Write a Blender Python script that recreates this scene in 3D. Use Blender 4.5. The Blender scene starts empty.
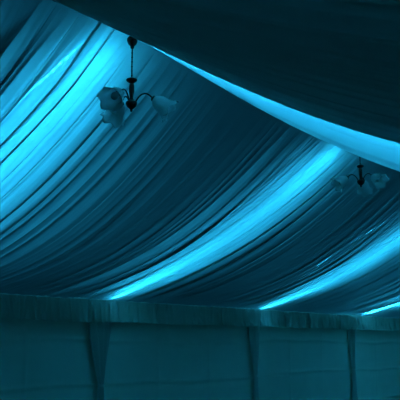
import bpy, bmesh, math, random
from mathutils import Vector, Matrix
PI = math.pi
scene = bpy.context.scene
C = scene.collection

# ------------------------------------------------------------------ basics
EYE = 1.6
RIDGE_Y, EAVE_BACK, EAVE_FRONT = 3.2, 6.2, -0.15
RIDGE_Z, EAVE_Z = EYE + 1.92, EYE + 0.475
BAY, T0 = 3.24, 3.5
def truss(k): return T0 + BAY * k
K0, K1 = -2, 4                      # first and last truss
X0, X1 = truss(K0), truss(K1)

def mesh_obj(name, bm, mat, parent=None, smooth=True):
    me = bpy.data.meshes.new(name)
    bm.normal_update()
    bm.to_mesh(me); bm.free()
    if smooth:
        for p in me.polygons: p.use_smooth = True
    me.materials.append(mat)
    o = bpy.data.objects.new(name, me)
    C.objects.link(o)
    if parent: o.parent = parent
    return o

def tag(o, label=None, cat=None, group=None, kind=None):
    if label: o['label'] = label
    if cat: o['category'] = cat
    if group: o['group'] = group
    if kind: o['kind'] = kind
    return o

def empty(name, loc, rz=0):
    o = bpy.data.objects.new(name, None)
    C.objects.link(o)
    o.location = loc; o.rotation_euler = (0, 0, rz); o.empty_display_size = .1
    return o

# ------------------------------------------------------------------ shapes
def grid(fn, nu, nv):
    bm = bmesh.new()
    rows = [[bm.verts.new(fn(i / nu, j / nv)) for i in range(nu + 1)] for j in range(nv + 1)]
    for j in range(nv):
        for i in range(nu):
            bm.faces.new((rows[j][i], rows[j][i + 1], rows[j + 1][i + 1], rows[j + 1][i]))
    return bm

def add_box(bm, c, s, rot=None):
    m = Matrix.Translation(c) @ (rot.to_4x4() if rot else Matrix()) @ Matrix.Diagonal((s[0], s[1], s[2], 1))
    bmesh.ops.create_cube(bm, size=1, matrix=m)

def add_bar(bm, a, b, w, h):
    a, b = Vector(a), Vector(b)
    d = b - a
    q = d.to_track_quat('Y', 'Z').to_matrix()
    add_box(bm, (a + b) / 2, (w, d.length, h), q)

def add_tube(bm, pts, r, n=8, caps=True):
    pts = [Vector(p) for p in pts]
    rr = r if isinstance(r, (list, tuple)) else [r] * len(pts)
    rings = []
    ref = None
    for i, p in enumerate(pts):
        t = (pts[min(i + 1, len(pts) - 1)] - pts[max(i - 1, 0)]).normalized()
        if ref is None:
            ref = t.orthogonal().normalized()
        ref = (ref - t * ref.dot(t)).normalized()
        b = t.cross(ref)
        rings.append([bm.verts.new(p + (ref * math.cos(2 * PI * k / n) + b * math.sin(2 * PI * k / n)) * rr[i]) for k in range(n)])
    for a, b in zip(rings, rings[1:]):
        for k in range(n):
            bm.faces.new((a[k], a[(k + 1) % n], b[(k + 1) % n], b[k]))
    if caps:
        bm.faces.new(rings[0][::-1]); bm.faces.new(rings[-1])

def add_lathe(bm, prof, n=24, m=None, rim=None):
    """prof: (radius, height) pairs; rim(k_angle, row) scales the radius / shifts the height"""
    m = m or Matrix()
    rings = []
    for j, (r, z) in enumerate(prof):
        ring = []
        for k in range(n):
            a = 2 * PI * k / n
            q, dz = rim(a, j) if rim else (1, 0)
            ring.append(bm.verts.new(m @ Vector((r * q * math.cos(a), r * q * math.sin(a), z + dz))))
        rings.append(ring)
    for a, b in zip(rings, rings[1:]):
        for k in range(n):
            bm.faces.new((a[k], a[(k + 1) % n], b[(k + 1) % n], b[k]))
    return rings

# ------------------------------------------------------------------ materials
def new_mat(name):
    m = bpy.data.materials.new(name); m.use_nodes = True
    nt = m.node_tree; nt.nodes.clear()
    out = nt.nodes.new('ShaderNodeOutputMaterial')
    return m, nt, out

def cloth(name, col, trans, dif=1.0, see_through=0.0, bump=0.15, weave=900, crease=None):
    m, nt, out = new_mat(name)
    N, L = nt.nodes, nt.links
    tc = N.new('ShaderNodeTexCoord')
    wv = N.new('ShaderNodeTexNoise'); wv.inputs['Scale'].default_value = weave / 20; wv.inputs['Detail'].default_value = 4
    L.new(tc.outputs['Object'], wv.inputs['Vector'])
    bp = N.new('ShaderNodeBump'); bp.inputs['Strength'].default_value = bump; bp.inputs['Distance'].default_value = .004
    L.new(wv.outputs['Fac'], bp.inputs['Height'])
    ra = N.new('ShaderNodeValToRGB')
    ra.color_ramp.elements[0].color = (*[c * .86 for c in col], 1)
    ra.color_ramp.elements[1].color = (*col, 1)
    n2 = N.new('ShaderNodeTexNoise'); n2.inputs['Scale'].default_value = 3.0; n2.inputs['Detail'].default_value = 5
    L.new(tc.outputs['Object'], n2.inputs['Vector'])
    L.new(n2.outputs['Fac'], ra.inputs['Fac'])
    d = N.new('ShaderNodeBsdfDiffuse'); t = N.new('ShaderNodeBsdfTranslucent')
    for s in (d, t):
        L.new(ra.outputs['Color'], s.inputs['Color']); L.new(bp.outputs['Normal'], s.inputs['Normal'])
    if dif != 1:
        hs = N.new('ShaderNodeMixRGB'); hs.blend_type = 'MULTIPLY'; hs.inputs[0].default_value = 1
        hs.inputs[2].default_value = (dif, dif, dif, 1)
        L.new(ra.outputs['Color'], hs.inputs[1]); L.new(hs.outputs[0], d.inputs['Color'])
    mx = N.new('ShaderNodeMixShader'); mx.inputs['Fac'].default_value = trans
    L.new(d.outputs[0], mx.inputs[1]); L.new(t.outputs[0], mx.inputs[2])
    last = mx
    if see_through > 0:                               # see-through patches added along the camera's view so the strip dots show
        ge = N.new('ShaderNodeNewGeometry'); prev = None
        for c in ((8.68, 4.52, EYE + .95), (8.88, 3.9, EYE + 1.32), (3.24, 3.52, EYE + 1.65)):
            ds = N.new('ShaderNodeVectorMath'); ds.operation = 'DISTANCE'; ds.inputs[1].default_value = c
            L.new(ge.outputs['Position'], ds.inputs[0])
            if prev:
                mn = N.new('ShaderNodeMath'); mn.operation = 'MINIMUM'
                L.new(prev, mn.inputs[0]); L.new(ds.outputs['Value'], mn.inputs[1]); prev = mn.outputs[0]
            else: prev = ds.outputs['Value']
        mr = N.new('ShaderNodeMapRange')
        mr.inputs['From Min'].default_value = .34; mr.inputs['From Max'].default_value = .18
        mr.inputs['To Min'].default_value = 0; mr.inputs['To Max'].default_value = see_through
        L.new(prev, mr.inputs['Value'])
        tr = N.new('ShaderNodeBsdfTransparent')
        m2 = N.new('ShaderNodeMixShader')
        L.new(mr.outputs['Result'], m2.inputs['Fac']); L.new(mx.outputs[0], m2.inputs[1]); L.new(tr.outputs[0], m2.inputs[2])
        last = m2
    L.new(last.outputs[0], out.inputs['Surface'])
    return m

def metal(name, col, rough=.4, metallic=1.0):
    m, nt, out = new_mat(name)
    N, L = nt.nodes, nt.links
    b = N.new('ShaderNodeBsdfPrincipled')
    tc = N.new('ShaderNodeTexCoord')
    n = N.new('ShaderNodeTexNoise'); n.inputs['Scale'].default_value = 25
    L.new(tc.outputs['Object'], n.inputs['Vector'])
    mr = N.new('ShaderNodeMapRange'); mr.inputs['To Min'].default_value = rough - .1; mr.inputs['To Max'].default_value = rough + .1
    L.new(n.outputs['Fac'], mr.inputs['Value']); L.new(mr.outputs['Result'], b.inputs['Roughness'])
    b.inputs['Base Color'].default_value = (*col, 1); b.inputs['Metallic'].default_value = metallic
    L.new(b.outputs[0], out.inputs['Surface'])
    return m

LED_COL = (0.016, 0.475, 0.92)
LED_POWER = 60.0
def led(name, power):
    m, nt, out = new_mat(name)
    N, L = nt.nodes, nt.links
    tc = N.new('ShaderNodeTexCoord')
    w = N.new('ShaderNodeTexWave'); w.wave_type = 'BANDS'; w.bands_direction = 'Y'
    w.inputs['Scale'].default_value = 5; w.inputs['Distortion'].default_value = 0
    L.new(tc.outputs['Object'], w.inputs['Vector'])
    mr = N.new('ShaderNodeMapRange')
    mr.inputs['From Min'].default_value = .35; mr.inputs['From Max'].default_value = .8
    mr.inputs['To Min'].default_value = .05 * power; mr.inputs['To Max'].default_value = 2.1 * power
    L.new(w.outputs['Fac'], mr.inputs['Value'])
    e = N.new('ShaderNodeEmission'); e.inputs['Color'].default_value = (*LED_COL, 1)
    L.new(mr.outputs['Result'], e.inputs['Strength'])
    L.new(e.outputs[0], out.inputs['Surface'])
    return m

M_near = cloth('pleated voile lining overhead', (.86, .86, .84), .5, .95)  # reflectance raised to lighten the dim overhead drape
M_far = cloth('pleated voile lining with see-through patches', (.86, .86, .84), .5, .25, see_through=.018)  # same voile as overhead, reflectance cut to darken the bay middles
M_valance = cloth('pleated valance cloth', (.76, .80, .70), .2)
M_leg = cloth('gathered leg cloth', (.78, .82, .76), .12)
M_roof = cloth('roof canvas', (.09, .09, .09), .03)
M_wall = cloth('side wall cloth', (.80, .85, .74), .04, bump=.3)
M_alu = metal('aluminium frame', (.5, .5, .5), .45)
M_dark = metal('dark bronze', (.03, .022, .016), .38, .8)
M_tape = metal('strip light backing', (.1, .1, .1), .5, 0)
POWER = {(0, True): 230, (2, True): 200, (3, True): 700, (0, False): 180, (-1, False): 80, (-2, False): 60}

def glass_mat():
    m, nt, out = new_mat('frosted lamp glass')
    N, L = nt.nodes, nt.links
    tc = N.new('ShaderNodeTexCoord')
    n = N.new('ShaderNodeTexNoise'); n.inputs['Scale'].default_value = 30
    L.new(tc.outputs['Object'], n.inputs['Vector'])
    bp = N.new('ShaderNodeBump'); bp.inputs['Strength'].default_value = .1; bp.inputs['Distance'].default_value = .003
    L.new(n.outputs['Fac'], bp.inputs['Height'])
    d = N.new('ShaderNodeBsdfDiffuse'); d.inputs['Color'].default_value = (.88, .88, .88, 1)
    t = N.new('ShaderNodeBsdfTranslucent'); t.inputs['Color'].default_value = (.8, .8, .8, 1)
    g = N.new('ShaderNodeBsdfGlossy'); g.inputs['Roughness'].default_value = .25
    tr = N.new('ShaderNodeBsdfTransparent')
    for s in (d, t, g): L.new(bp.outputs['Normal'], s.inputs['Normal'])
    a = N.new('ShaderNodeMixShader'); a.inputs[0].default_value = .5
    L.new(d.outputs[0], a.inputs[1]); L.new(t.outputs[0], a.inputs[2])
    fr = N.new('ShaderNodeFresnel'); fr.inputs['IOR'].default_value = 1.45
    b = N.new('ShaderNodeMixShader'); L.new(fr.outputs[0], b.inputs[0])
    L.new(a.outputs[0], b.inputs[1]); L.new(g.outputs[0], b.inputs[2])
    c = N.new('ShaderNodeMixShader'); c.inputs[0].default_value = .18
    L.new(b.outputs[0], c.inputs[1]); L.new(tr.outputs[0], c.inputs[2])
    L.new(c.outputs[0], out.inputs['Surface'])
    return m
M_glass = glass_mat()
M_bulb = metal('bulb glass', (.5, .5, .5), .3, 0)

def floor_mat():
    m, nt, out = new_mat('boarded floor')
    N, L = nt.nodes, nt.links
    tc = N.new('ShaderNodeTexCoord')
    br = N.new('ShaderNodeTexBrick'); br.inputs['Scale'].default_value = 1.0
    br.inputs['Color1'].default_value = (.16, .14, .12, 1); br.inputs['Color2'].default_value = (.2, .17, .14, 1)
    br.inputs['Mortar'].default_value = (.05, .045, .04, 1); br.inputs['Mortar Size'].default_value = .006
    br.inputs['Brick Width'].default_value = 2.4; br.inputs['Row Height'].default_value = .6
    L.new(tc.outputs['Object'], br.inputs['Vector'])
    b = N.new('ShaderNodeBsdfPrincipled'); b.inputs['Roughness'].default_value = .6
    L.new(br.outputs['Color'], b.inputs['Base Color']); L.new(b.outputs[0], out.inputs['Surface'])
    return m
M_floor = floor_mat()

# ------------------------------------------------------------------ setting
bm = bmesh.new(); add_box(bm, ((X0 + X1) / 2, 3.05, -.05), (X1 - X0 + .4, 7.0, .1))
tag(mesh_obj('floor', bm, M_floor, smooth=False), kind='structure')

def roof(a, b):
    y = EAVE_FRONT - .2 + (EAVE_BACK - EAVE_FRONT + .4) * b
    side = (y - RIDGE_Y) / ((EAVE_BACK if y > RIDGE_Y else EAVE_FRONT) - RIDGE_Y)
    return (X0 - .15 + (X1 - X0 + .3) * a, y, RIDGE_Z + .31 - (RIDGE_Z - EAVE_Z) * side)
tag(mesh_obj('ceiling', grid(lambda a, b: roof(a, b), 40, 40), M_roof), kind='structure')

def wall_back(a, b):
    x = X0 - .1 + (X1 - X0 + .2) * a; z = (EAVE_Z + .2) * b
    d = 0.010 * math.sin(x * 1.9 + math.sin(z * 2.1)) * math.sin(z * 2.3 + .4 * x)
    for zc in (1.13, 1.62, .6):                                     # packing creases in the cloth
        q = z - zc - .02 * math.sin(x * 1.1 + zc) - .008 * math.sin(x * 4.3)
        d += .011 * math.exp(-(q / .022) ** 2) - .006 * math.exp(-((q + .05) / .04) ** 2)
    q = (x / 1.08 + .25) % 1.0 - .5
    d += .007 * math.exp(-(q / .025) ** 2)
    d += .004 * math.sin(x * 11 + 3 * math.sin(z * 3)) * math.sin(z * 7 + x)
    return (x, EAVE_BACK + .12 - d, z)
tag(mesh_obj('wall_back', grid(wall_back, 1300, 150), M_wall), kind='structure')

def flat_wall(name, p0, p1, gable=False):
    def f(a, b):
        x = p0[0] + (p1[0] - p0[0]) * a; y = p0[1] + (p1[1] - p0[1]) * a
        top = EAVE_Z + .2
        if gable:
            s = (y - RIDGE_Y) / ((EAVE_BACK if y > RIDGE_Y else EAVE_FRONT) - RIDGE_Y)
            top = RIDGE_Z + .30 - (RIDGE_Z - EAVE_Z) * min(s, 1)
        d = .008 * math.sin(11 * a + 5 * b)
        return (x + (d if gable else 0), y + (0 if gable else d), top * b)
    tag(mesh_obj(name, grid(f, 60, 30), M_wall), kind='structure')
flat_wall('wall_front', (X0 - .1, EAVE_FRONT - .12), (X1 + .1, EAVE_FRONT - .12))
flat_wall('wall_left', (X0 - .1, EAVE_FRONT - .12), (X0 - .1, EAVE_BACK + .12), True)
flat_wall('wall_right', (X1 + .1, EAVE_FRONT - .12), (X1 + .1, EAVE_BACK + .12), True)

# the marquee frame over the lining: rafter pair with legs per truss, ridge and eave beams
n = 1
for k in range(K0, K1 + 1):
    x = truss(k); bm = bmesh.new()
    for ye in (EAVE_BACK + .04, EAVE_FRONT - .04):
        lo = .20 if ye > RIDGE_Y else .01  # near rafters made deeper to block strip light from the drape beside them
        add_bar(bm, (x, RIDGE_Y, RIDGE_Z + (lo + .25) / 2), (x, ye, EAVE_Z + (lo + .25) / 2), .06, .25 - lo)
        yl = ye + (.16 if ye > RIDGE_Y else -.16)
        add_box(bm, (x, yl, (EAVE_Z + .1) / 2), (.06, .06, EAVE_Z + .1))
        add_box(bm, (x, (ye + yl) / 2, EAVE_Z + .12), (.06, .26, .06))
    tag(mesh_obj('trim_%d' % n, bm, M_alu, smooth=False), kind='structure'); n += 1

# ------------------------------------------------------------------ ceiling drapes
def smoothstep(t):
    t = max(0, min(1, t)); return t * t * (3 - 2 * t)
def interp(tab, x):
    if x <= tab[0][0]: return tab[0][1]
    for (a, p), (b, q) in zip(tab, tab[1:]):
        if x <= b: return p + (q - p) * smoothstep((x - a) / (b - a))
    return tab[-1][1]
SAG_FRONT = [(X0, .15), (truss(-1), .15), (1.9, .10), (2.8, .10), (3.5, .225), (3.98, .335), (4.7, .21), (6.74, .17), (8.36, .3), (9.98, .19), (11.6, .3), (13.2, .19), (14.8, .3), (X1, .19)]
def sag_back(x):
    w = ((x - T0) / BAY) % 1.0
    s = .20 + .11 * math.sin(PI * w) ** 1.4
    s += .06 * math.exp(-((x - 4.5) / .7) ** 2)
    return s + .06 * math.exp(-((x - 12.65) / .38) ** 2)

class Folds:
    """irregular gathered folds across one drape"""
    def __init__(s, seed, wmin, wmax, depth, width=BAY):
        R = random.Random(seed); s.e = [-.3]; s.a = []; s.p = []
        while s.e[-1] < width + .3:
            w = wmin + (wmax - wmin) * R.random() ** 1.5
            s.e.append(s.e[-1] + w)
            k = w * depth
            s.a.append((k * R.uniform(.35, 1.2), k * R.uniform(.35, 1.2), k * R.uniform(.35, 1.2)))
            s.p.append(R.choice((R.uniform(.6, .8), R.uniform(1.3, 1.7))))
            s.l = getattr(s, 'l', []); s.l.append(w * max(0, R.uniform(-.1, .23)))
        s.i = 0
    def __call__(s, w, t):
        import bisect
        i = max(0, min(len(s.a) - 1, bisect.bisect_right(s.e, w) - 1))
        f = (w - s.e[i]) / (s.e[i + 1] - s.e[i])
        f = max(0, min(1, f)); f0 = f; f = f ** s.p[i]
        s.dx = s.l[i] * math.sin(2 * PI * f0)                       # cloth doubled over inside the fold
        a0, a1, a2 = s.a[i]
        a = a0 + (a1 - a0) * smoothstep(t * 2) if t < .5 else a1 + (a2 - a1) * smoothstep(t * 2 - 1)
        return a * math.sin(PI * f) ** .85

def drape(k, back, seed, wmin, wmax, depth, label, ncol=900, nrow=44, lapk=1.0):
    xa = truss(k)
    ye = EAVE_BACK if back else EAVE_FRONT
    F1, F2, F3 = Folds(seed, wmin, wmax, depth), Folds(seed + 1, .22, .55, .08), Folds(seed + 2, .03, .06, depth * .25)
    R = random.Random(seed + 9); ph = [R.uniform(0, 6.3) for _ in range(6)]
    def f(a, t):
        w = a * BAY; x = xa + w
        edge = smoothstep(min(w, BAY - w) / .05)
        dr = (.06 * math.sin(1.8 * t + ph[0] + 1.1 * w) + .008 * math.sin(5 * t + ph[1] + 2.3 * w)) * edge
        wq = w + dr
        sg = sag_back(x) if back else interp(SAG_FRONT, x)
        z = RIDGE_Z - (RIDGE_Z - EAVE_Z) * t - sg * math.sin(PI * t ** (.88 if back else 1.05))
        gather = .06 + .94 * smoothstep(t / .13) if t < .5 else .3 + .7 * smoothstep((1 - t) / .18)
        dm = min(w, BAY - w)
        amp = gather * (.6 + .4 * edge) * (.40 + (.75 * math.exp(-((dm - .45) / .6) ** 2) if w > BAY / 2 else -.02 + .1 * math.exp(-((dm - .2) / .4) ** 2)))
        fa = F1(wq, t); ed = math.exp(-(dm / .6) ** 2)
        fc = F3(wq + .3 * dr, t)
        lap = (F1.dx * (.15 + 1.0 * ed) + F3.dx * 1.2 * ed) * edge * lapk
        z -= amp * (fa + F2(wq, t) + fc * (1 + 1.2 * ed)) - amp * .04
        z = min(z, RIDGE_Z + .02 - (RIDGE_Z - EAVE_Z) * t)
        # a hair of sideways lean so that the folds overhang a little
        return (x - xa + lap, (ye - RIDGE_Y) * t, z - RIDGE_Z)
    o = mesh_obj('ceiling_drape', grid(f, ncol, nrow), M_far if back else M_near)
    o.location = (xa, RIDGE_Y, RIDGE_Z)
    tag(o, label, 'ceiling drape', 'pleated ceiling drapes')
    return o

BACK = {
 -2: 'far slope pleated ceiling drape behind the left edge of the view',
 -1: 'pleated far ceiling drape at upper left, left of the first bright streak and chandelier',
  0: 'pleated far ceiling drape behind the nearer chandelier, reaching the first tied leg drape',
  1: 'pleated far ceiling drape between the first and second tied leg drapes, behind farther chandelier',
  2: 'pleated far ceiling drape between the second and third tied leg drapes',
  3: 'pleated far ceiling drape at right edge, beyond the third tied leg drape'}
FRONT = {
 -2: 'near slope pleated ceiling drape behind the camera at left',
 -1: 'large dark ceiling drape overhead, filling the top right above the bright band',
  0: 'near ceiling drape showing as a bright cyan band under the dark overhead drape',
  1: 'near slope pleated ceiling drape hidden past the bright band, third bay along',
  2: 'near slope pleated ceiling drape hidden past the bright band, fourth bay along',
  3: 'near slope pleated ceiling drape hidden past the bright band, last bay along'}
for k in range(K0, K1):
    drape(k, True, 100 + 7 * k, 0.06, .20, .38 if k == 0 else .5, BACK[k])
    drape(k, False, 300 + 7 * k, .08, .25, .13, FRONT[k], ncol=400, lapk=.5)

# ------------------------------------------------------------------ rope lights on the rafters
names = ['left of the camera', 'above the upper left corner', 'above the nearer chandelier', 'over the first tied leg drape',
         'over the second tied leg drape', 'over the third tied leg drape', 'at the far right end']
for k in range(K0, K1 + 1):
    for back in (True, False):
        ye = EAVE_BACK - .03 if back else EAVE_FRONT + .05
        x = truss(k) + ((.22 if k == 3 else .06) if back else .042)
        x = min(max(x, X0 + .05), X1 - .05)
        dz = .16 if back else .17
        tip = .5
        end = .97 if k == 3 else 1.0
        b = Vector((0, ye - RIDGE_Y, -(RIDGE_Z - EAVE_Z) * (ye - RIDGE_Y) / ((EAVE_BACK if back else EAVE_FRONT) - RIDGE_Y)))
        nrm = Vector((0, -b.z, b.y)) * (1 if b.y > 0 else -1); nrm.normalize()      # up, square to the rafter
        bm = bmesh.new(); rings = []
        for i in range(33):
            q = i / 32
            p = b * (.07 + (end - .07) * q) - Vector((0, 0, (dz - .025) * smoothstep((q - tip) / (1 - tip))))
            rings.append([bm.verts.new(p + Vector((sx * .006, 0, 0)) + nrm * h) for sx, h in ((-1, 0), (1, 0), (1, .003), (-1, .003))])
        for u, v in zip(rings, rings[1:]):
            for e in range(4):
                fc = bm.faces.new((u[e], u[(e + 1) % 4], v[(e + 1) % 4], v[e]))
                fc.material_index = 1 if e == 2 else 0              # the lamps shine from the underside and edges of the tape
        fc = bm.faces.new(rings[0]); fc.material_index = 1
        fc = bm.faces.new(rings[-1]); fc.material_index = 1
        bmesh.ops.recalc_face_normals(bm, faces=bm.faces)
        o = mesh_obj('strip_light', bm, led('cyan strip light', POWER.get((k, back), 180)), smooth=False)
        o.data.materials.append(M_tape)
        o.location = (x, RIDGE_Y, RIDGE_Z + dz)
        tag(o, 'glowing cyan strip light behind the %s ceiling drape, %s' % ('far' if back else 'near', names[k - K0]), 'strip light', 'cyan strip lights on the roof rafters')

# ------------------------------------------------------------------ valance, leg drapes
VAL = {-1: 'pleated valance strip beyond the left edge of the back wall',
        0: 'pleated valance strip along the wall top left of the first tied leg drape',
        1: 'pleated valance strip along the wall top between first and second tied leg drapes',
        2: 'pleated valance strip along the wall top between second and third tied leg drapes',
        3: 'pleated valance strip along the wall top right of the third tied leg drape'}
for k in range(-1, K1):
    F1 = Folds(700 + k, .055, .09, .8); F2 = Folds(720 + k, .3, .6, .06)
    def f(a, b):
        w = a * (BAY - .01)
        wob = .004 * math.sin(3 * b + w * 5)
        d = F1(w + wob, b) + F2(w, b); w = min(max(w + 1.3 * F1.dx, 0), BAY - .01)
        z = -.238 * b + .006 * math.sin(w * 4.1) * b
        if b > .93: d += .006                                       # stitched hem
        return (w, -d * (.6 + .4 * b), z)
    o = mesh_obj('pleated_valance', grid(f, 520, 14), M_valance)
    o.location = (truss(k) + .005, EAVE_BACK - .005, EAVE_Z - .012)
    tag(o, VAL[k], 'valance', 'pleated valances along the wall top')

LEG = {0: 'gathered leg drape tied in at the middle, beyond the left edge',
       1: 'gathered leg drape with a tied waist on the wall at left, first from the left',
       2: 'gathered leg drape with a tied waist in the middle of the wall, below second streak',
       3: 'gathered leg drape with a tied waist, rightmost, near the right edge'}
for k in range(0, K1):
    R = random.Random(40 + k)
    root = empty('leg_drape', (truss(k), EAVE_BACK + .045, 0))
    tag(root, LEG[k], 'drape', 'tied leg drapes on the back wall')
    TZ = 1.13; top = EAVE_Z - .04
    ph = [R.uniform(0, 6.3) for _ in range(4)]; hw = .25 if k < 2 else .17
    def width(z):
        if z >= TZ:
            s = (z - TZ) / (top - TZ); return .03 + (hw - .03) * s ** .9
        s = (TZ - z) / TZ; return .03 + .10 * s ** .8
    def f(a, b):
        z = .02 + (top - .02) * b; u = 2 * a - 1; wd = width(z)
        q = wd / .19
        x = u * wd - .05 * max(0, z - TZ)
        d = .028 * (1 - u * u) ** .5 + (.009 + .036 * q) * math.sin(u * 13 + ph[0] + .6 * math.sin(z * 3)) * (1 - u ** 8) + .004 * math.sin(u * 31 + ph[1])
        return (x, .03 - d, z)
    mesh_obj('gathered_cloth', grid(f, 90, 90), M_leg, root)
    bm = bmesh.new()
    pts = [(-.004 + .036 * math.cos(t * 2 * PI / 24), .008 + .03 * math.sin(t * 2 * PI / 24), TZ) for t in range(25)]
    for dz in (-.009, 0, .009):
        add_tube(bm, [(p[0], p[1], p[2] + dz) for p in pts], .006, 6)
    mesh_obj('tie_band', bm, M_leg, root)

# ------------------------------------------------------------------ chandeliers
def chandelier(loc, rz, label):
    root = empty('chandelier', loc, rz)
    tag(root, label, 'chandelier', 'three arm chandeliers on the ridge')
    root_z = 0
    bm = bmesh.new()
    add_lathe(bm, [(.001, .03), (.03, .03), (.036, .015), (.034, .0), (.026, -.018), (.014, -.03), (.011, -.045), (.001, -.05)])
    mesh_obj('ceiling_rose', bm, M_dark, root)
    bm = bmesh.new(); add_tube(bm, [(0, 0, -.045), (0, 0, -.15), (0, 0, -.26)], .0045, 8)
    for i in range(6):                                              # links around the rod
        add_lathe(bm, [(.0045, -.07 - .03 * i), (.0065, -.075 - .03 * i), (.0045, -.08 - .03 * i)], 10)
    mesh_obj('rod', bm, M_dark, root)
    bm = bmesh.new()
    add_lathe(bm, [(.001, -.238), (.012, -.24), (.034, -.25), (.036, -.257), (.030, -.266), (.014, -.276), (.009, -.285), (.001, -.286)])
    mesh_obj('collar', bm, M_dark, root)
    bm = bmesh.new()
    add_lathe(bm, [(.001, -.27), (.012, -.272), (.017, -.295), (.018, -.33), (.013, -.36), (.012, -.375), (.018, -.39), (.020, -.40), (.001, -.405)])
    mesh_obj('column', bm, M_dark, root)
    bm = bmesh.new()
    add_lathe(bm, [(.001, -.392), (.028, -.394), (.037, -.402), (.037, -.413), (.029, -.430), (.014, -.443), (.008, -.45), (.009, -.458), (.001, -.466)])
    mesh_obj('bowl', bm, M_dark, root)
    for i in range(3):
        az = i * 2 * PI / 3
        rot = Matrix.Rotation(az, 4, 'Z')
        def P(r, z): return rot @ Vector((r, 0, z))
        ctrl = [(.022, -.405), (.040, -.372), (.062, -.348), (.088, -.340), (.112, -.350), (.130, -.368), (.140, -.378)]
        pts = []
        for (a, b), (c, d) in zip(ctrl, ctrl[1:]):
            for s in range(4): pts.append(P(a + (c - a) * s / 4, b + (d - b) * s / 4))
        pts.append(P(*ctrl[-1]))
        for _ in range(3):
            pts = [pts[0]] + [(pts[j - 1] + 2 * pts[j] + pts[j + 1]) / 4 for j in range(1, len(pts) - 1)] + [pts[-1]]
        bm = bmesh.new(); add_tube(bm, pts, .0055, 10)
        arm = mesh_obj('arm', bm, M_dark, root)
        ax = Vector((.80, 0, -.60)).normalized()                    # shade axis, outward and down
        zz = ax; yy = Vector((0, 1, 0)); xx = yy.cross(zz)
        m = rot @ Matrix(((xx[0], yy[0], zz[0], .132), (xx[1], yy[1], zz[1], 0), (xx[2], yy[2], zz[2], -.368), (0, 0, 0, 1)))
        bm = bmesh.new()
        add_lathe(bm, [(.001, -.004), (.016, -.002), (.021, .006), (.022, .018), (.017, .026), (.014, .04), (.001, .04)], 20, m)
        mesh_obj('lamp_socket', bm, M_dark, arm)
        bm = bmesh.new()
        add_lathe(bm, [(.008, .038), (.012, .046), (.021, .062), (.024, .078), (.020, .095), (.010, .106), (.001, .109)], 20, m)
        mesh_obj('bulb', bm, M_bulb, arm)
        prof = [(.021, .010), (.028, .018), (.041, .034), (.050, .054), (.053, .074), (.055, .092), (.061, .112), (.072, .130), (.083, .141)]
        def rim(a, j):
            t = j / (len(prof) - 1)
            return 1 + (.012 + .05 * t ** 3) * math.cos(6 * a), .010 * t ** 4 * math.cos(6 * a)
        bm = bmesh.new()
        rings = add_lathe(bm, prof, 72, m, rim)
        g = mesh_obj('glass_shade', bm, M_glass, root)
        so = g.modifiers.new('thickness', 'SOLIDIFY'); so.thickness = .003
    return root

# view azimuth is 36 degrees, so picture right is azimuth -54
chandelier((3.67, RIDGE_Y, RIDGE_Z - .03), math.radians(-54 + 4), 'three arm chandelier with tulip glass shades, the larger nearer one at upper left')
chandelier((7.05, RIDGE_Y, RIDGE_Z + .02), math.radians(-54 - 50), 'three arm chandelier with tulip glass shades, the small far one at right under the band')

# ------------------------------------------------------------------ world, camera
w = bpy.data.worlds.new('night'); scene.world = w; w.use_nodes = True
bg = w.node_tree.nodes['Background']; bg.inputs['Color'].default_value = (.002, .006, .01, 1); bg.inputs['Strength'].default_value = 1

cam = bpy.data.cameras.new('camera'); co = bpy.data.objects.new('camera', cam); C.objects.link(co)
cam.sensor_width = 36; cam.sensor_fit = 'HORIZONTAL'; cam.lens = 36 * 800 / 400
cam.clip_start = .02
co.location = (0, 0, EYE)
psi, th = math.radians(36), math.radians(10.1)
d = Vector((math.cos(psi) * math.cos(th), math.sin(psi) * math.cos(th), math.sin(th)))
co.rotation_euler = d.to_track_quat('-Z', 'Y').to_euler()
scene.camera = co

vs = scene.view_settings
vs.view_transform = 'Standard'; vs.look = 'None'; vs.gamma = 1; vs.use_curve_mapping = False
vs.exposure = 0.0
